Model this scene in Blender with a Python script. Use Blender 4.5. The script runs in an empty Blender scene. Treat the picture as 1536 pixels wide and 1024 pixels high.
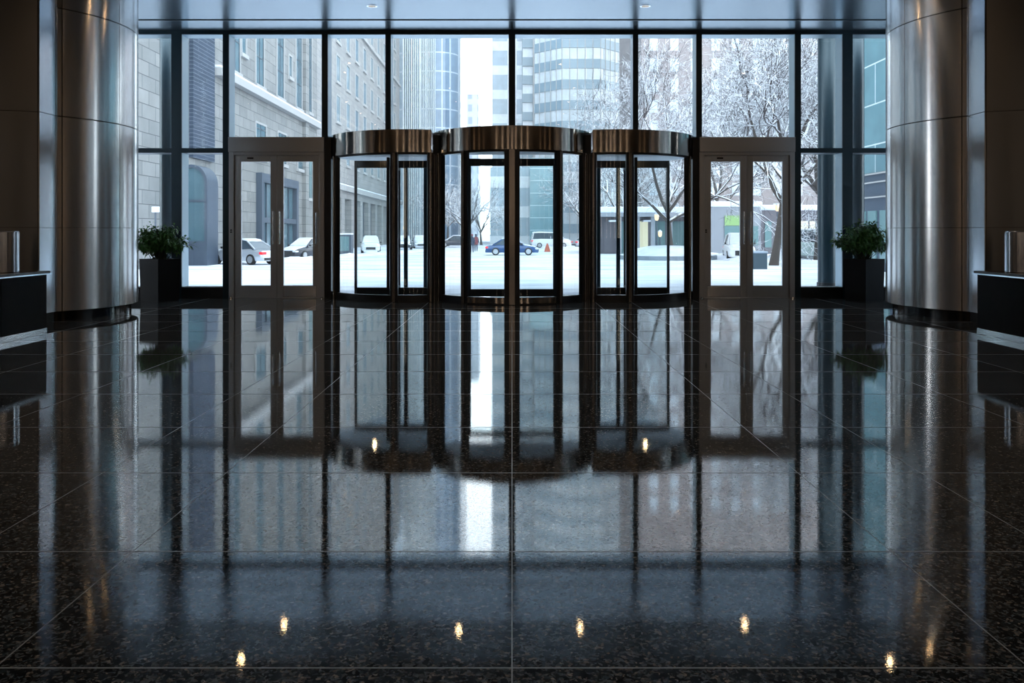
import bpy, math, random
from mathutils import Vector, Matrix
C = bpy.context.scene
COL = C.collection
PI = math.pi
random.seed(7)

# ------------------------------------------------------------------ camera
F = 1250.0; HOR = 348.0; EYE = 1.6
cd = bpy.data.cameras.new('camera'); cam = bpy.data.objects.new('camera', cd); COL.objects.link(cam)
cam.location = (0, 0, EYE); cam.rotation_euler = (PI/2, 0, 0)
cd.sensor_width = 36; cd.lens = F/1536*36; cd.shift_y = -(512-HOR)/1536
cd.clip_start = 0.05; cd.clip_end = 2000
C.camera = cam

def at(px, py, Y):      # world point seen at pixel (px,py) at depth Y
    return Vector(((px-768)/F*Y, Y, EYE-(py-HOR)/F*Y))
def atx(px, Y): return (px-768)/F*Y

# ------------------------------------------------------------------ world / exposure
w = bpy.data.worlds.new('overcast_sky'); C.world = w; w.use_nodes = True
nt = w.node_tree; nt.nodes.clear()
out = nt.nodes.new('ShaderNodeOutputWorld'); bg = nt.nodes.new('ShaderNodeBackground')
tc = nt.nodes.new('ShaderNodeTexCoord'); sx = nt.nodes.new('ShaderNodeSeparateXYZ'); rp = nt.nodes.new('ShaderNodeValToRGB')
nt.links.new(tc.outputs['Generated'], sx.inputs[0]); nt.links.new(sx.outputs['Z'], rp.inputs[0])
rp.color_ramp.elements[0].position = 0.0; rp.color_ramp.elements[0].color = (2.9, 3.0, 3.1, 1)
x_ = rp.color_ramp.elements.new(.34); x_.color = (1.15, 1.28, 1.42, 1)
rp.color_ramp.elements[1].position = 0.7; rp.color_ramp.elements[1].color = (.64, .78, .96, 1)
nt.links.new(rp.outputs[0], bg.inputs['Color']); bg.inputs['Strength'].default_value = 3.3
nt.links.new(bg.outputs[0], out.inputs['Surface'])
C.view_settings.view_transform = 'Standard'; C.view_settings.look = 'None'
C.view_settings.gamma = 1; C.view_settings.use_curve_mapping = False
C.view_settings.exposure = 0.12

# ------------------------------------------------------------------ materials
def newmat(name):
    m = bpy.data.materials.new(name); m.use_nodes = True
    return m, m.node_tree, m.node_tree.nodes['Principled BSDF']
def pm(name, col, rough=.5, metal=0., spec=.5, emit=None, es=0., aniso=0., ior=1.5, noise=0., nscale=5.):
    m, t, b = newmat(name)
    b.inputs['Base Color'].default_value = (*col, 1); b.inputs['Roughness'].default_value = rough
    b.inputs['Metallic'].default_value = metal; b.inputs['Specular IOR Level'].default_value = spec
    b.inputs['IOR'].default_value = ior
    if emit: b.inputs['Emission Color'].default_value = (*emit, 1); b.inputs['Emission Strength'].default_value = es
    if noise > 0:
        n = t.nodes.new('ShaderNodeTexNoise'); n.inputs['Scale'].default_value = nscale; n.inputs['Detail'].default_value = 4
        g = t.nodes.new('ShaderNodeNewGeometry'); t.links.new(g.outputs['Position'], n.inputs['Vector'])
        r = t.nodes.new('ShaderNodeMapRange'); r.inputs['To Min'].default_value = 1-noise; r.inputs['To Max'].default_value = 1+noise
        t.links.new(n.outputs['Fac'], r.inputs['Value'])
        v = t.nodes.new('ShaderNodeVectorMath'); v.operation = 'SCALE'; v.inputs[0].default_value = col
        t.links.new(r.outputs[0], v.inputs['Scale']); t.links.new(v.outputs[0], b.inputs['Base Color'])
    if aniso > 0:
        b.inputs['Anisotropic'].default_value = aniso
        tg = t.nodes.new('ShaderNodeTangent'); tg.direction_type = 'RADIAL'; tg.axis = 'Z'
        t.links.new(tg.outputs[0], b.inputs['Tangent'])
    return m
def steel(name, col, rough, aniso, streak=.12, sc=60., rot=.25):
    m = pm(name, col, rough, 1.0, aniso=aniso); t = m.node_tree; b = t.nodes['Principled BSDF']
    b.inputs['Anisotropic Rotation'].default_value = rot
    g = t.nodes.new('ShaderNodeNewGeometry'); mp = t.nodes.new('ShaderNodeMapping'); mp.inputs['Scale'].default_value = (sc*.12, sc*.12, sc*4)
    n = t.nodes.new('ShaderNodeTexNoise'); n.inputs['Scale'].default_value = 1; n.inputs['Detail'].default_value = 3
    t.links.new(g.outputs['Position'], mp.inputs[0]); t.links.new(mp.outputs[0], n.inputs['Vector'])
    r = t.nodes.new('ShaderNodeMapRange'); r.inputs['To Min'].default_value = rough*(1-streak); r.inputs['To Max'].default_value = rough*(1+streak)
    t.links.new(n.outputs['Fac'], r.inputs['Value']); t.links.new(r.outputs[0], b.inputs['Roughness'])
    return m
def glassmat(name, tint=(.93, .98, 1.0), refl=.9, ior=1.5):
    m = bpy.data.materials.new(name); m.use_nodes = True; t = m.node_tree; t.nodes.clear()
    o = t.nodes.new('ShaderNodeOutputMaterial'); tr = t.nodes.new('ShaderNodeBsdfTransparent'); gl = t.nodes.new('ShaderNodeBsdfGlossy')
    fr = t.nodes.new('ShaderNodeFresnel'); fr.inputs['IOR'].default_value = ior
    mu = t.nodes.new('ShaderNodeMath'); mu.operation = 'MULTIPLY'; mu.inputs[1].default_value = refl
    g = t.nodes.new('ShaderNodeNewGeometry'); bk = t.nodes.new('ShaderNodeMath'); bk.operation = 'SUBTRACT'; bk.inputs[0].default_value = 1
    mk = t.nodes.new('ShaderNodeMath'); mk.operation = 'MULTIPLY'
    mx = t.nodes.new('ShaderNodeMixShader'); tr.inputs[0].default_value = (*tint, 1); gl.inputs['Roughness'].default_value = .0
    gl.inputs['Color'].default_value = (1, 1, 1, 1)
    t.links.new(fr.outputs[0], mu.inputs[0]); t.links.new(g.outputs['Backfacing'], bk.inputs[1])
    t.links.new(mu.outputs[0], mk.inputs[0]); t.links.new(bk.outputs[0], mk.inputs[1])
    t.links.new(mk.outputs[0], mx.inputs[0]); t.links.new(tr.outputs[0], mx.inputs[1]); t.links.new(gl.outputs[0], mx.inputs[2])
    t.links.new(mx.outputs[0], o.inputs[0]); return m
def brick(name, c1, c2, cm, bw, rh, mortar=.02, axis='YZ', rough=.8, bump=0.0, offset=.5, sq=1., spec=.5, metal=0., noise=.25):
    """block/panel pattern in world metres; axis picks which plane carries it"""
    m, t, b = newmat(name); b.inputs['Roughness'].default_value = rough; b.inputs['Specular IOR Level'].default_value = spec; b.inputs['Metallic'].default_value = metal
    g = t.nodes.new('ShaderNodeNewGeometry'); s = t.nodes.new('ShaderNodeSeparateXYZ'); cb = t.nodes.new('ShaderNodeCombineXYZ')
    t.links.new(g.outputs['Position'], s.inputs[0]); t.links.new(s.outputs[axis[0]], cb.inputs[0]); t.links.new(s.outputs[axis[1]], cb.inputs[1])
    k = t.nodes.new('ShaderNodeTexBrick'); k.inputs['Color1'].default_value = (*c1, 1); k.inputs['Color2'].default_value = (*c2, 1); k.inputs['Mortar'].default_value = (*cm, 1)
    k.inputs['Scale'].default_value = 1; k.inputs['Brick Width'].default_value = bw; k.inputs['Row Height'].default_value = rh; k.inputs['Mortar Size'].default_value = mortar
    k.offset = offset; k.squash = sq; k.inputs['Mortar Smooth'].default_value = .1
    t.links.new(cb.outputs[0], k.inputs['Vector'])
    n = t.nodes.new('ShaderNodeTexNoise'); n.inputs['Scale'].default_value = .9; n.inputs['Detail'].default_value = 6; t.links.new(g.outputs['Position'], n.inputs['Vector'])
    r = t.nodes.new('ShaderNodeMapRange'); r.inputs['To Min'].default_value = 1-noise; r.inputs['To Max'].default_value = 1+noise; t.links.new(n.outputs['Fac'], r.inputs['Value'])
    v = t.nodes.new('ShaderNodeVectorMath'); v.operation = 'SCALE'; t.links.new(k.outputs['Color'], v.inputs[0]); t.links.new(r.outputs[0], v.inputs['Scale'])
    t.links.new(v.outputs[0], b.inputs['Base Color']); return m
def branchmat(name, bark, snow=(.86, .90, .96), lo=-.15, hi=.25):
    m, t, b = newmat(name); b.inputs['Roughness'].default_value = .85
    g = t.nodes.new('ShaderNodeNewGeometry'); s = t.nodes.new('ShaderNodeSeparateXYZ'); t.links.new(g.outputs['Normal'], s.inputs[0])
    n = t.nodes.new('ShaderNodeTexNoise'); n.inputs['Scale'].default_value = 2.5; t.links.new(g.outputs['Position'], n.inputs['Vector'])
    ad = t.nodes.new('ShaderNodeMath'); ad.operation = 'MULTIPLY_ADD'; ad.inputs[1].default_value = .8; ad.inputs[2].default_value = -.4
    t.links.new(n.outputs['Fac'], ad.inputs[0]); a2 = t.nodes.new('ShaderNodeMath'); t.links.new(s.outputs['Z'], a2.inputs[0]); t.links.new(ad.outputs[0], a2.inputs[1])
    r = t.nodes.new('ShaderNodeMapRange'); r.inputs['From Min'].default_value = lo; r.inputs['From Max'].default_value = hi; t.links.new(a2.outputs[0], r.inputs['Value'])
    mx = t.nodes.new('ShaderNodeMix'); mx.data_type = 'RGBA'; mx.inputs[6].default_value = (*bark, 1); mx.inputs[7].default_value = (*snow, 1)
    t.links.new(r.outputs[0], mx.inputs[0]); t.links.new(mx.outputs[2], b.inputs['Base Color']); return m
def granite():
    m, t, b = newmat('polished_granite')
    g = t.nodes.new('ShaderNodeNewGeometry')
    v = t.nodes.new('ShaderNodeTexVoronoi'); v.inputs['Scale'].default_value = 85; v.inputs['Randomness'].default_value = 1
    nd = t.nodes.new('ShaderNodeTexNoise'); nd.inputs['Scale'].default_value = 30; nd.inputs['Detail'].default_value = 3
    ad = t.nodes.new('ShaderNodeMixRGB'); ad.blend_type = 'ADD'; ad.inputs[0].default_value = .045
    t.links.new(g.outputs['Position'], nd.inputs['Vector']); t.links.new(g.outputs['Position'], ad.inputs[1]); t.links.new(nd.outputs['Color'], ad.inputs[2])
    t.links.new(ad.outputs[0], v.inputs['Vector'])
    s = t.nodes.new('ShaderNodeSeparateColor'); t.links.new(v.outputs['Color'], s.inputs[0])
    r = t.nodes.new('ShaderNodeValToRGB'); e = r.color_ramp.elements
    e[0].position = 0; e[0].color = (.003, .004, .005, 1); e[1].position = 1; e[1].color = (.30, .27, .25, 1)
    for p, c in ((.40, (.010, .014, .018, 1)), (.60, (.045, .065, .08, 1)), (.76, (.14, .16, .175, 1)), (.88, (.04, .04, .042, 1)), (.96, (.20, .18, .16, 1))):
        x = e.new(p); x.color = c
    t.links.new(s.outputs[0], r.inputs[0]); t.links.new(r.outputs[0], b.inputs['Base Color'])
    n2 = t.nodes.new('ShaderNodeTexNoise'); n2.inputs['Scale'].default_value = 110; n2.inputs['Detail'].default_value = 3; t.links.new(g.outputs['Position'], n2.inputs['Vector'])
    bp = t.nodes.new('ShaderNodeBump'); bp.inputs['Strength'].default_value = .018; bp.inputs['Distance'].default_value = .003
    t.links.new(n2.outputs['Fac'], bp.inputs['Height']); t.links.new(bp.outputs[0], b.inputs['Normal'])
    b.inputs['Roughness'].default_value = .02; b.inputs['IOR'].default_value = 1.75
    return m
def snowmat(name='snow', col=(.84, .88, .95), dark=(.62, .67, .76), sc=.55, lo=.42, hi=.62):
    m, t, b = newmat(name); b.inputs['Roughness'].default_value = .9; b.inputs['Specular IOR Level'].default_value = .2
    g = t.nodes.new('ShaderNodeNewGeometry'); n = t.nodes.new('ShaderNodeTexNoise'); n.inputs['Scale'].default_value = sc; n.inputs['Detail'].default_value = 7; n.inputs['Roughness'].default_value = .65
    mp = t.nodes.new('ShaderNodeMapping'); mp.inputs['Scale'].default_value = (.45, 1, 1)
    t.links.new(g.outputs['Position'], mp.inputs[0]); t.links.new(mp.outputs[0], n.inputs['Vector'])
    r = t.nodes.new('ShaderNodeValToRGB'); r.color_ramp.elements[0].position = lo; r.color_ramp.elements[0].color = (*dark, 1)
    r.color_ramp.elements[1].position = hi; r.color_ramp.elements[1].color = (*col, 1)
    t.links.new(n.outputs['Fac'], r.inputs[0]); t.links.new(r.outputs[0], b.inputs['Base Color'])
    bp = t.nodes.new('ShaderNodeBump'); bp.inputs['Strength'].default_value = .5; bp.inputs['Distance'].default_value = .06
    t.links.new(n.outputs['Fac'], bp.inputs['Height']); t.links.new(bp.outputs[0], b.inputs['Normal']); return m

M = dict(
    granite=granite(),
    seam=pm('pale_grout', (.34, .38, .42), .3),
    steel=steel('brushed_steel', (.84, .84, .84), .21, .8),
    steel_panel=steel('dark_bronze_panel', (.19, .195, .20), .30, .75),
    mirror_steel=steel('mirror_steel', (.62, .66, .72), .16, .3),
    fascia=steel('bronzed_steel', (.60, .56, .51), .15, .85, sc=30),
    doorframe=steel('satin_steel', (.60, .62, .64), .38, .3),
    post=steel('bronze_post', (.32, .30, .28), .2, .3),
    black=pm('black_frame', (.010, .013, .016), .35),
    mull=pm('slate_aluminium', (.016, .040, .055), .38, .25),
    mullside=pm('pale_side_lit_underside', (.34, .44, .50), .3, .75),
    chrome=pm('chrome', (.85, .87, .9), .12, 1.),
    slot=pm('dark_gap', (.004, .005, .006), .6),
    plinth=pm('gloss_plinth', (.010, .012, .014), .12),
    ceiling=None,
    wood=pm('black_oak', (.006, .006, .007), .6, spec=.12, noise=.5, nscale=8),
    counter=pm('dark_walnut_top', (.035, .022, .014), .25),
    wallbronze=steel('bronze_wall', (.06, .065, .072), .35, .3),
    glass=glassmat('clear_glass'), dglass=glassmat('door_glass', (.93, .975, .985), .9), cglass=glassmat('curved_glass', (.90, .95, .965), 1.),
    planter=pm('charcoal_fibre', (.012, .017, .023), .5, spec=.2),
    soil=pm('potting_soil', (.02, .012, .008), .9),
    leaf=pm('deep_green_leaf', (.06, .19, .045), .45, noise=.6, nscale=14),
    stem=pm('green_stem', (.03, .05, .02), .6),
    lamp=pm('warm_lamp', (.9, .8, .6), .5, emit=(1, .62, .30), es=110.),
    lampdim=pm('recessed_lamp', (.9, .8, .6), .5, emit=(1, .62, .30), es=25.),
    lampoff=pm('frosted_lamp', (.75, .75, .72), .5, emit=(1, .9, .75), es=.35),
    covebar=pm('warm_cove', (.9, .8, .6), .5, emit=(1, .6, .32), es=.8),
    midceil=pm('falloff_ceiling_panel', (.11, .14, .165), .3, .8),  # in-between tone: light falloff along the ceiling put into the colour
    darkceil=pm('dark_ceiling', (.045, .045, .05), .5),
    ledbar=pm('warm_led', (.9, .8, .6), .5, emit=(1, .72, .50), es=4.),
    snow=snowmat(), street=snowmat('trampled_snow', (.80, .84, .91), (.55, .60, .68), .35, .40, .60),
    slush=pm('grey_slush', (.36, .42, .50), .8, noise=.4, nscale=1.5),
    curb=pm('granite_curb', (.22, .26, .30), .8, noise=.3, nscale=2),
    stone=brick('limestone_blocks', (.165, .17, .17), (.225, .225, .22), (.06, .065, .07), 1.7, .78, .022),
    stone2=brick('smooth_limestone', (.22, .22, .22), (.27, .265, .26), (.12, .125, .13), 1.5, .62, .02, noise=.15),
    ledge=pm('stone_ledge', (.33, .33, .33), .8),
    winglass=pm('window_glass', (.07, .13, .16), .08, ior=1.7), winframe=pm('window_frame', (.05, .07, .09), .5),
    shopglass=pm('shop_glass', (.14, .24, .25), .12),
    portal=pm('blue_grey_steel', (.05, .07, .10), .5), louvre=brick('dark_louvre', (.035, .05, .075), (.045, .06, .09), (.10, .12, .15), 3, .25, .03, 'YZ', .7, spec=.15),
    tealglass=brick('teal_curtain_wall', (.08, .17, .20), (.10, .20, .23), (.45, .55, .58), 6., 1.9, .035, 'YZ', .15),
    towerA=brick('blue_tower_glass', (.10, .17, .26), (.15, .24, .34), (.42, .50, .58), 1.4, 3.4, .12, 'XZ', .2, offset=0),
    towerA2=brick('pale_tower_glass', (.30, .40, .48), (.36, .45, .52), (.55, .60, .66), 1.1, 3.4, .12, 'XZ', .2, offset=0),
    towerB=brick('grey_tower_grid', (.16, .19, .25), (.20, .23, .30), (.40, .43, .48), 2.4, 3.2, .7, 'XZ', .5, offset=0),
    towerD=brick('banded_tower', (.40, .50, .58), (.44, .54, .60), (.85, .88, .9), 60, 5.0, 1.0, 'XZ', .5, offset=0),
    spandrel=pm('aqua_spandrel', (.17, .27, .34), .3), bandglass=brick('band_glass', (.66, .72, .76), (.40, .48, .52), (.72, .76, .78), 1.5, 60, .08, 'XZ', .15, offset=0),
    brown=pm('brown_brick', (.19, .16, .16), .9, noise=.25, nscale=.6), brownwin=pm('pale_window', (.38, .44, .50), .3),
    pav=pm('pavilion_wall', (.13, .12, .14), .8), pav2=pm('pavilion_grey', (.26, .28, .32), .7), litwin=pm('lit_shopfront', (.5, .5, .4), .4, emit=(1, .82, .5), es=.55),
    greenwin=pm('green_blind', (.25, .42, .16), .6),
    lantern=pm('amber_lantern', (1, .7, .4), .5, emit=(1, .55, .25), es=.8),
    bark=branchmat('snowy_bark', (.055, .045, .045)), trunk=branchmat('snowy_trunk', (.06, .05, .045), lo=.35, hi=.6),
    tyre=pm('tyre', (.015, .015, .017), .8), rim=pm('alloy_rim', (.45, .47, .5), .3, .8),
    carglass=pm('car_glass', (.04, .06, .08), .08), redlamp=pm('tail_lamp', (.6, .01, .02), .3, emit=(1, .03, .04), es=.8), headlamp=pm('head_lamp', (.7, .75, .8), .15),
    silver=pm('silver_paint', (.50, .54, .60), .3, .5), darkcar=pm('black_paint', (.03, .035, .05), .25), white=pm('white_paint', (.75, .77, .8), .3),
    blue=pm('blue_paint', (.02, .07, .20), .22), greenpaint=pm('sage_paint', (.34, .44, .42), .35), trim=pm('car_trim', (.02, .022, .025), .6),
    cone=pm('orange_cone', (.55, .14, .08), .6), sign=pm('white_sign', (.8, .85, .9), .5), coat=pm('dark_coat', (.03, .04, .07), .8), skin=pm('skin', (.45, .28, .2), .6), coat2=pm('maroon_coat', (.20, .05, .06), .8),
    bin=pm('bin_grey', (.055, .085, .11), .5),
)
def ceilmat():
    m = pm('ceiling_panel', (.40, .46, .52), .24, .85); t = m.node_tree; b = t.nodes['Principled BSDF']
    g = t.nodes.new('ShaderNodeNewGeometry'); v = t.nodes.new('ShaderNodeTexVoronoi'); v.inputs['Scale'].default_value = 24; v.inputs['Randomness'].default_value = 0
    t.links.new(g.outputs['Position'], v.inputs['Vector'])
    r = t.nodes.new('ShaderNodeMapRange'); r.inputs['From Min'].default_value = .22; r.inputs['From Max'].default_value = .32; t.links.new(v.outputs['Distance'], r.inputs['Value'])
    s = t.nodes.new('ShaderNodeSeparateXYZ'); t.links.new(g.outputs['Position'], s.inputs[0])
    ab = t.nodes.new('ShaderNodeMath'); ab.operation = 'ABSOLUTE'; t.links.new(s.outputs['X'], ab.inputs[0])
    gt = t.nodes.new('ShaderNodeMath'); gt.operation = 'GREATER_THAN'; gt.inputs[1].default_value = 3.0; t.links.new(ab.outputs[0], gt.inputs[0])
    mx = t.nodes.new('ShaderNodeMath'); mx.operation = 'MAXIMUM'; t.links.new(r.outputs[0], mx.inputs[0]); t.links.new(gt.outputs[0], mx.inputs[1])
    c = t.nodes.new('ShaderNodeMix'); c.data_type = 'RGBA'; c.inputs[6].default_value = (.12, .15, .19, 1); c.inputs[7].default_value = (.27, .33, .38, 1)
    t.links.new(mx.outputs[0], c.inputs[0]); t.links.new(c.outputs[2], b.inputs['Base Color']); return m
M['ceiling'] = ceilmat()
for k_, v_ in (('steel', .80), ('mirror_steel', .75)): M[k_].node_tree.nodes['Principled BSDF'].inputs['Metallic'].default_value = v_
M['ceilglow'] = pm('drum_soffit', (.50, .58, .64), .5)

# ------------------------------------------------------------------ mesh helpers
KS = [(0, 1.0)]   # sideways shift, and depth and height scale from the point below the camera
class MB:
    def __init__(s): s.v = []; s.f = []
    def add(s, vs, fs):
        n = len(s.v); s.v += [tuple(p) for p in vs]; s.f += [tuple(i+n for i in f) for f in fs]; return s
    def box(s, x0, x1, y0, y1, z0, z1, mat=None):
        p = [(x, y, z) for z in (z0, z1) for y in (y0, y1) for x in (x0, x1)]
        if mat: p = [mat @ Vector(q) for q in p]
        return s.add(p, [(0, 2, 3, 1), (4, 5, 7, 6), (0, 1, 5, 4), (1, 3, 7, 5), (3, 2, 6, 7), (2, 0, 4, 6)])
    def prism(s, poly, z0, z1):   # poly counter-clockwise in xy
        n = len(poly); vs = [(x, y, z0) for x, y in poly]+[(x, y, z1) for x, y in poly]
        return s.add(vs, [tuple(range(n-1, -1, -1)), tuple(range(n, 2*n))]+[(i, (i+1) % n, n+(i+1) % n, n+i) for i in range(n)])
    def arc(s, cx, cy, r0, r1, a0, a1, z0, z1, n=24):  # curved wall, angles in rad
        full = abs(abs(a1-a0)-2*PI) < 1e-6
        k = n if full else n+1; vs = []
        for i in range(k):
            a = a0+(a1-a0)*i/n; c, q = math.cos(a), math.sin(a)
            for r, z in ((r0, z0), (r1, z0), (r1, z1), (r0, z1)): vs.append((cx+r*c, cy+r*q, z))
        fs = []
        for i in range(n):
            a = 4*i; b = 4*((i+1) % k)
            for j in range(4): fs.append((a+j, a+(j+1) % 4, b+(j+1) % 4, b+j))
        if not full: fs += [(0, 3, 2, 1), (4*n, 4*n+1, 4*n+2, 4*n+3)]
        return s.add(vs, fs)
    def tube(s, pts, rs, n=8, cap=True):
        rings = []; pts = [Vector(p) for p in pts]; vs = []; fs = []
        up = Vector((0, 0, 1))
        for i, p in enumerate(pts):
            d = (pts[min(i+1, len(pts)-1)]-pts[max(i-1, 0)]).normalized()
            a = d.cross(up if abs(d.z) < .95 else Vector((1, 0, 0))).normalized(); b = d.cross(a)
            r = rs if isinstance(rs, (int, float)) else rs[i]
            for j in range(n):
                t = 2*PI*j/n; vs.append(p+a*math.cos(t)*r+b*math.sin(t)*r)
        for i in range(len(pts)-1):
            for j in range(n): fs.append((i*n+j, i*n+(j+1) % n, (i+1)*n+(j+1) % n, (i+1)*n+j))
        if cap: fs += [tuple(range(n-1, -1, -1)), tuple(range((len(pts)-1)*n, len(pts)*n))]
        return s.add(vs, fs)
    def lathe(s, cx, cy, prof, n=32):   # prof [(r,z)]
        vs = []; fs = []
        for r, z in prof:
            for j in range(n): vs.append((cx+r*math.cos(2*PI*j/n), cy+r*math.sin(2*PI*j/n), z))
        for i in range(len(prof)-1):
            for j in range(n): fs.append((i*n+j, i*n+(j+1) % n, (i+1)*n+(j+1) % n, (i+1)*n+j))
        fs += [tuple(range(n-1, -1, -1)), tuple(range((len(prof)-1)*n, len(prof)*n))]
        return s.add(vs, fs)
    def build(s, name, mat, parent=None, smooth=False, bevel=0, loc=None):
        me = bpy.data.meshes.new(name); off = Vector((0, 0, 0))
        wo = Vector((0, 0, 0))
        q = parent
        while q is not None: wo += q.location; q = q.parent
        sx_, k_ = KS[0]
        me.from_pydata([tuple(Vector((v[0]+sx_, v[1]*k_, v[2]*k_))-wo) for v in s.v], [], s.f); me.update()
        import bmesh
        bm = bmesh.new(); bm.from_mesh(me); bmesh.ops.recalc_face_normals(bm, faces=bm.faces); bm.to_mesh(me); bm.free()
        o = bpy.data.objects.new(name, me); COL.objects.link(o); me.materials.append(mat)
        if parent: o.parent = parent
        if smooth:
            me.polygons.foreach_set('use_smooth', [True]*len(me.polygons))
            try: me.set_sharp_from_angle(angle=math.radians(40))
            except Exception: pass
        if bevel > 0:
            b = o.modifiers.new('bevel', 'BEVEL'); b.width = bevel; b.segments = 2; b.limit_method = 'ANGLE'
        return o
def tag(o, label=None, cat=None, group=None, kind=None):
    if label: o['label'] = label
    if cat: o['category'] = cat
    if group: o['group'] = group
    if kind: o['kind'] = kind
    return o
def empty(name, loc=(0, 0, 0)):
    o = bpy.data.objects.new(name, None); COL.objects.link(o); o.location = loc; o.empty_display_size = .1; return o
def thing(name, label, cat, loc=(0, 0, 0), group=None): return tag(empty(name, loc), label, cat, group)
def struct(o): o['kind'] = 'structure'; return o
def bx(name, mat, x0, x1, y0, y1, z0, z1, parent=None, bevel=0): return MB().box(x0, x1, y0, y1, z0, z1).build(name, mat, parent, bevel=bevel)

# ================================================================== ROOM SHELL
YW = 20.2; S = F/YW; ZC = 6.48; YG = 20.60
def X(px): return (px-768)/S
def Z(py): return EYE+(HOR-py)/S
fl = struct(bx('floor', M['granite'], -16, 16, -9, 21.3, -.25, 0))
sm = MB()
for x in (0, 1.90, 2.72, 4.25, 5.8, 7.3):
    for sgn in ((1,) if x == 0 else (-1, 1)): sm.box(sgn*x-.0025, sgn*x+.0025, -8, 20.1, 0, .0012)
for y in (1.75, 3.06, 4.175, 5.54, 6.83, 8.23, 9.55, 10.9, 12.2, 13.5, 14.85, 16.2, 17.5): sm.box(-15, 15, y-.003, y+.003, 0, .0012)
sm.build('floor_seams', M['seam'], fl)
ce = struct(bx('ceiling', M['darkceil'], -16, 16, -9, 15.7, ZC, ZC+.3)); bx('middle_panels', M['midceil'], -16, 16, 15.72, 17.3, ZC, ZC+.3, ce); bx('front_panels', M['ceiling'], -16, 16, 17.32, 21.0, ZC, ZC+.3, ce)  # middle band is unseen, added to soften the ceiling's fade in the floor
struct(bx('wall_back', M['wallbronze'], -16, 16, -9.3, -9, 0, ZC))
struct(bx('wall_left', M['wallbronze'], -16.3, -16, -9.3, 20.9, 0, ZC))
struct(bx('wall_right', M['wallbronze'], 16, 16.3, -9.3, 20.9, 0, ZC))
# ceiling joint and edge profile near the glass
trim_no = [0]
def trim(mat, *b, bevel=0):
    trim_no[0] += 1; return struct(bx('trim_%d' % trim_no[0], mat, *b, bevel=bevel))
trim(M['mull'], -9.6, 9.6, 19.15, 19.19, ZC-.015, ZC)
trim(M['mull'], -9.6, 9.6, YW, YW+.42, Z(51), ZC)          # head rail: dark nose
trim(M['mullside'], -9.6, 9.6, YW+.02, YW+.41, Z(51)-.012, Z(51))  # rail underside, paler because light from outside is put into its colour
# mullions: dark nose in front of a pale deep fin
def mullion(px0, px1, z0, z1=Z(51)):
    trim(M['mull'], X(px0), X(px1), YW, YW+.05, z0, z1)
    trim(M['mullside'], X(px0)+.004, X(px1)-.004, YW+.05, YG+.06, z0, z1)
ZD = 3.94
for a, b, z0 in ((334, 343, 0), (482.5, 491.5, 0), (578, 586, ZD), (763, 773, ZD), (949.5, 957.5, ZD), (1044.5, 1053, 0), (1192.5, 1201.5, 0), (257, 272, 0), (1264, 1279, 0)):
    mullion(a, b, z0)
for xo in (-9.75, 9.63): trim(M['mull'], xo, xo+.12, YW, YG+.06, 0, Z(51))
# transoms and base rails in the outer bays
for (a, b) in ((X(212)-.7, X(257)), (X(272), X(334)), (X(1201.5), X(1264)), (X(1279), X(1324)+.7)):
    trim(M['mull'], a, b, YW, YG+.05, Z(229), Z(222))
    trim(M['black'], a, b, YW, YG+.05, 0.0, Z(430.5))
wn = [0]
def pane(px0, px1, z0, z1, mat='glass', x0=None, x1=None):
    wn[0] += 1; a = X(px0) if x0 is None else x0; b = X(px1) if x1 is None else x1
    o = bx('window_%d' % wn[0], M[mat], a, b, YG, YG+.02, z0, z1); return struct(o)
ZT = Z(51)
for a, b, z0 in ((343, 482.5, 3.89), (491.5, 578, ZD), (586, 763, ZD), (773, 949.5, ZD), (957.5, 1044.5, ZD), (1053, 1192.5, 3.89)):
    pane(a, b, z0, ZT)
for a, b in ((272, 334), (1201.5, 1264)):
    pane(a, b, Z(222), ZT); pane(a, b, Z(430.5), Z(229))
for x0, x1 in ((-9.63, X(257)), (X(1279), 9.63)):
    pane(0, 0, Z(222), ZT, x0=x0, x1=x1); pane(0, 0, Z(430.5), Z(229), x0=x0, x1=x1)
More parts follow.
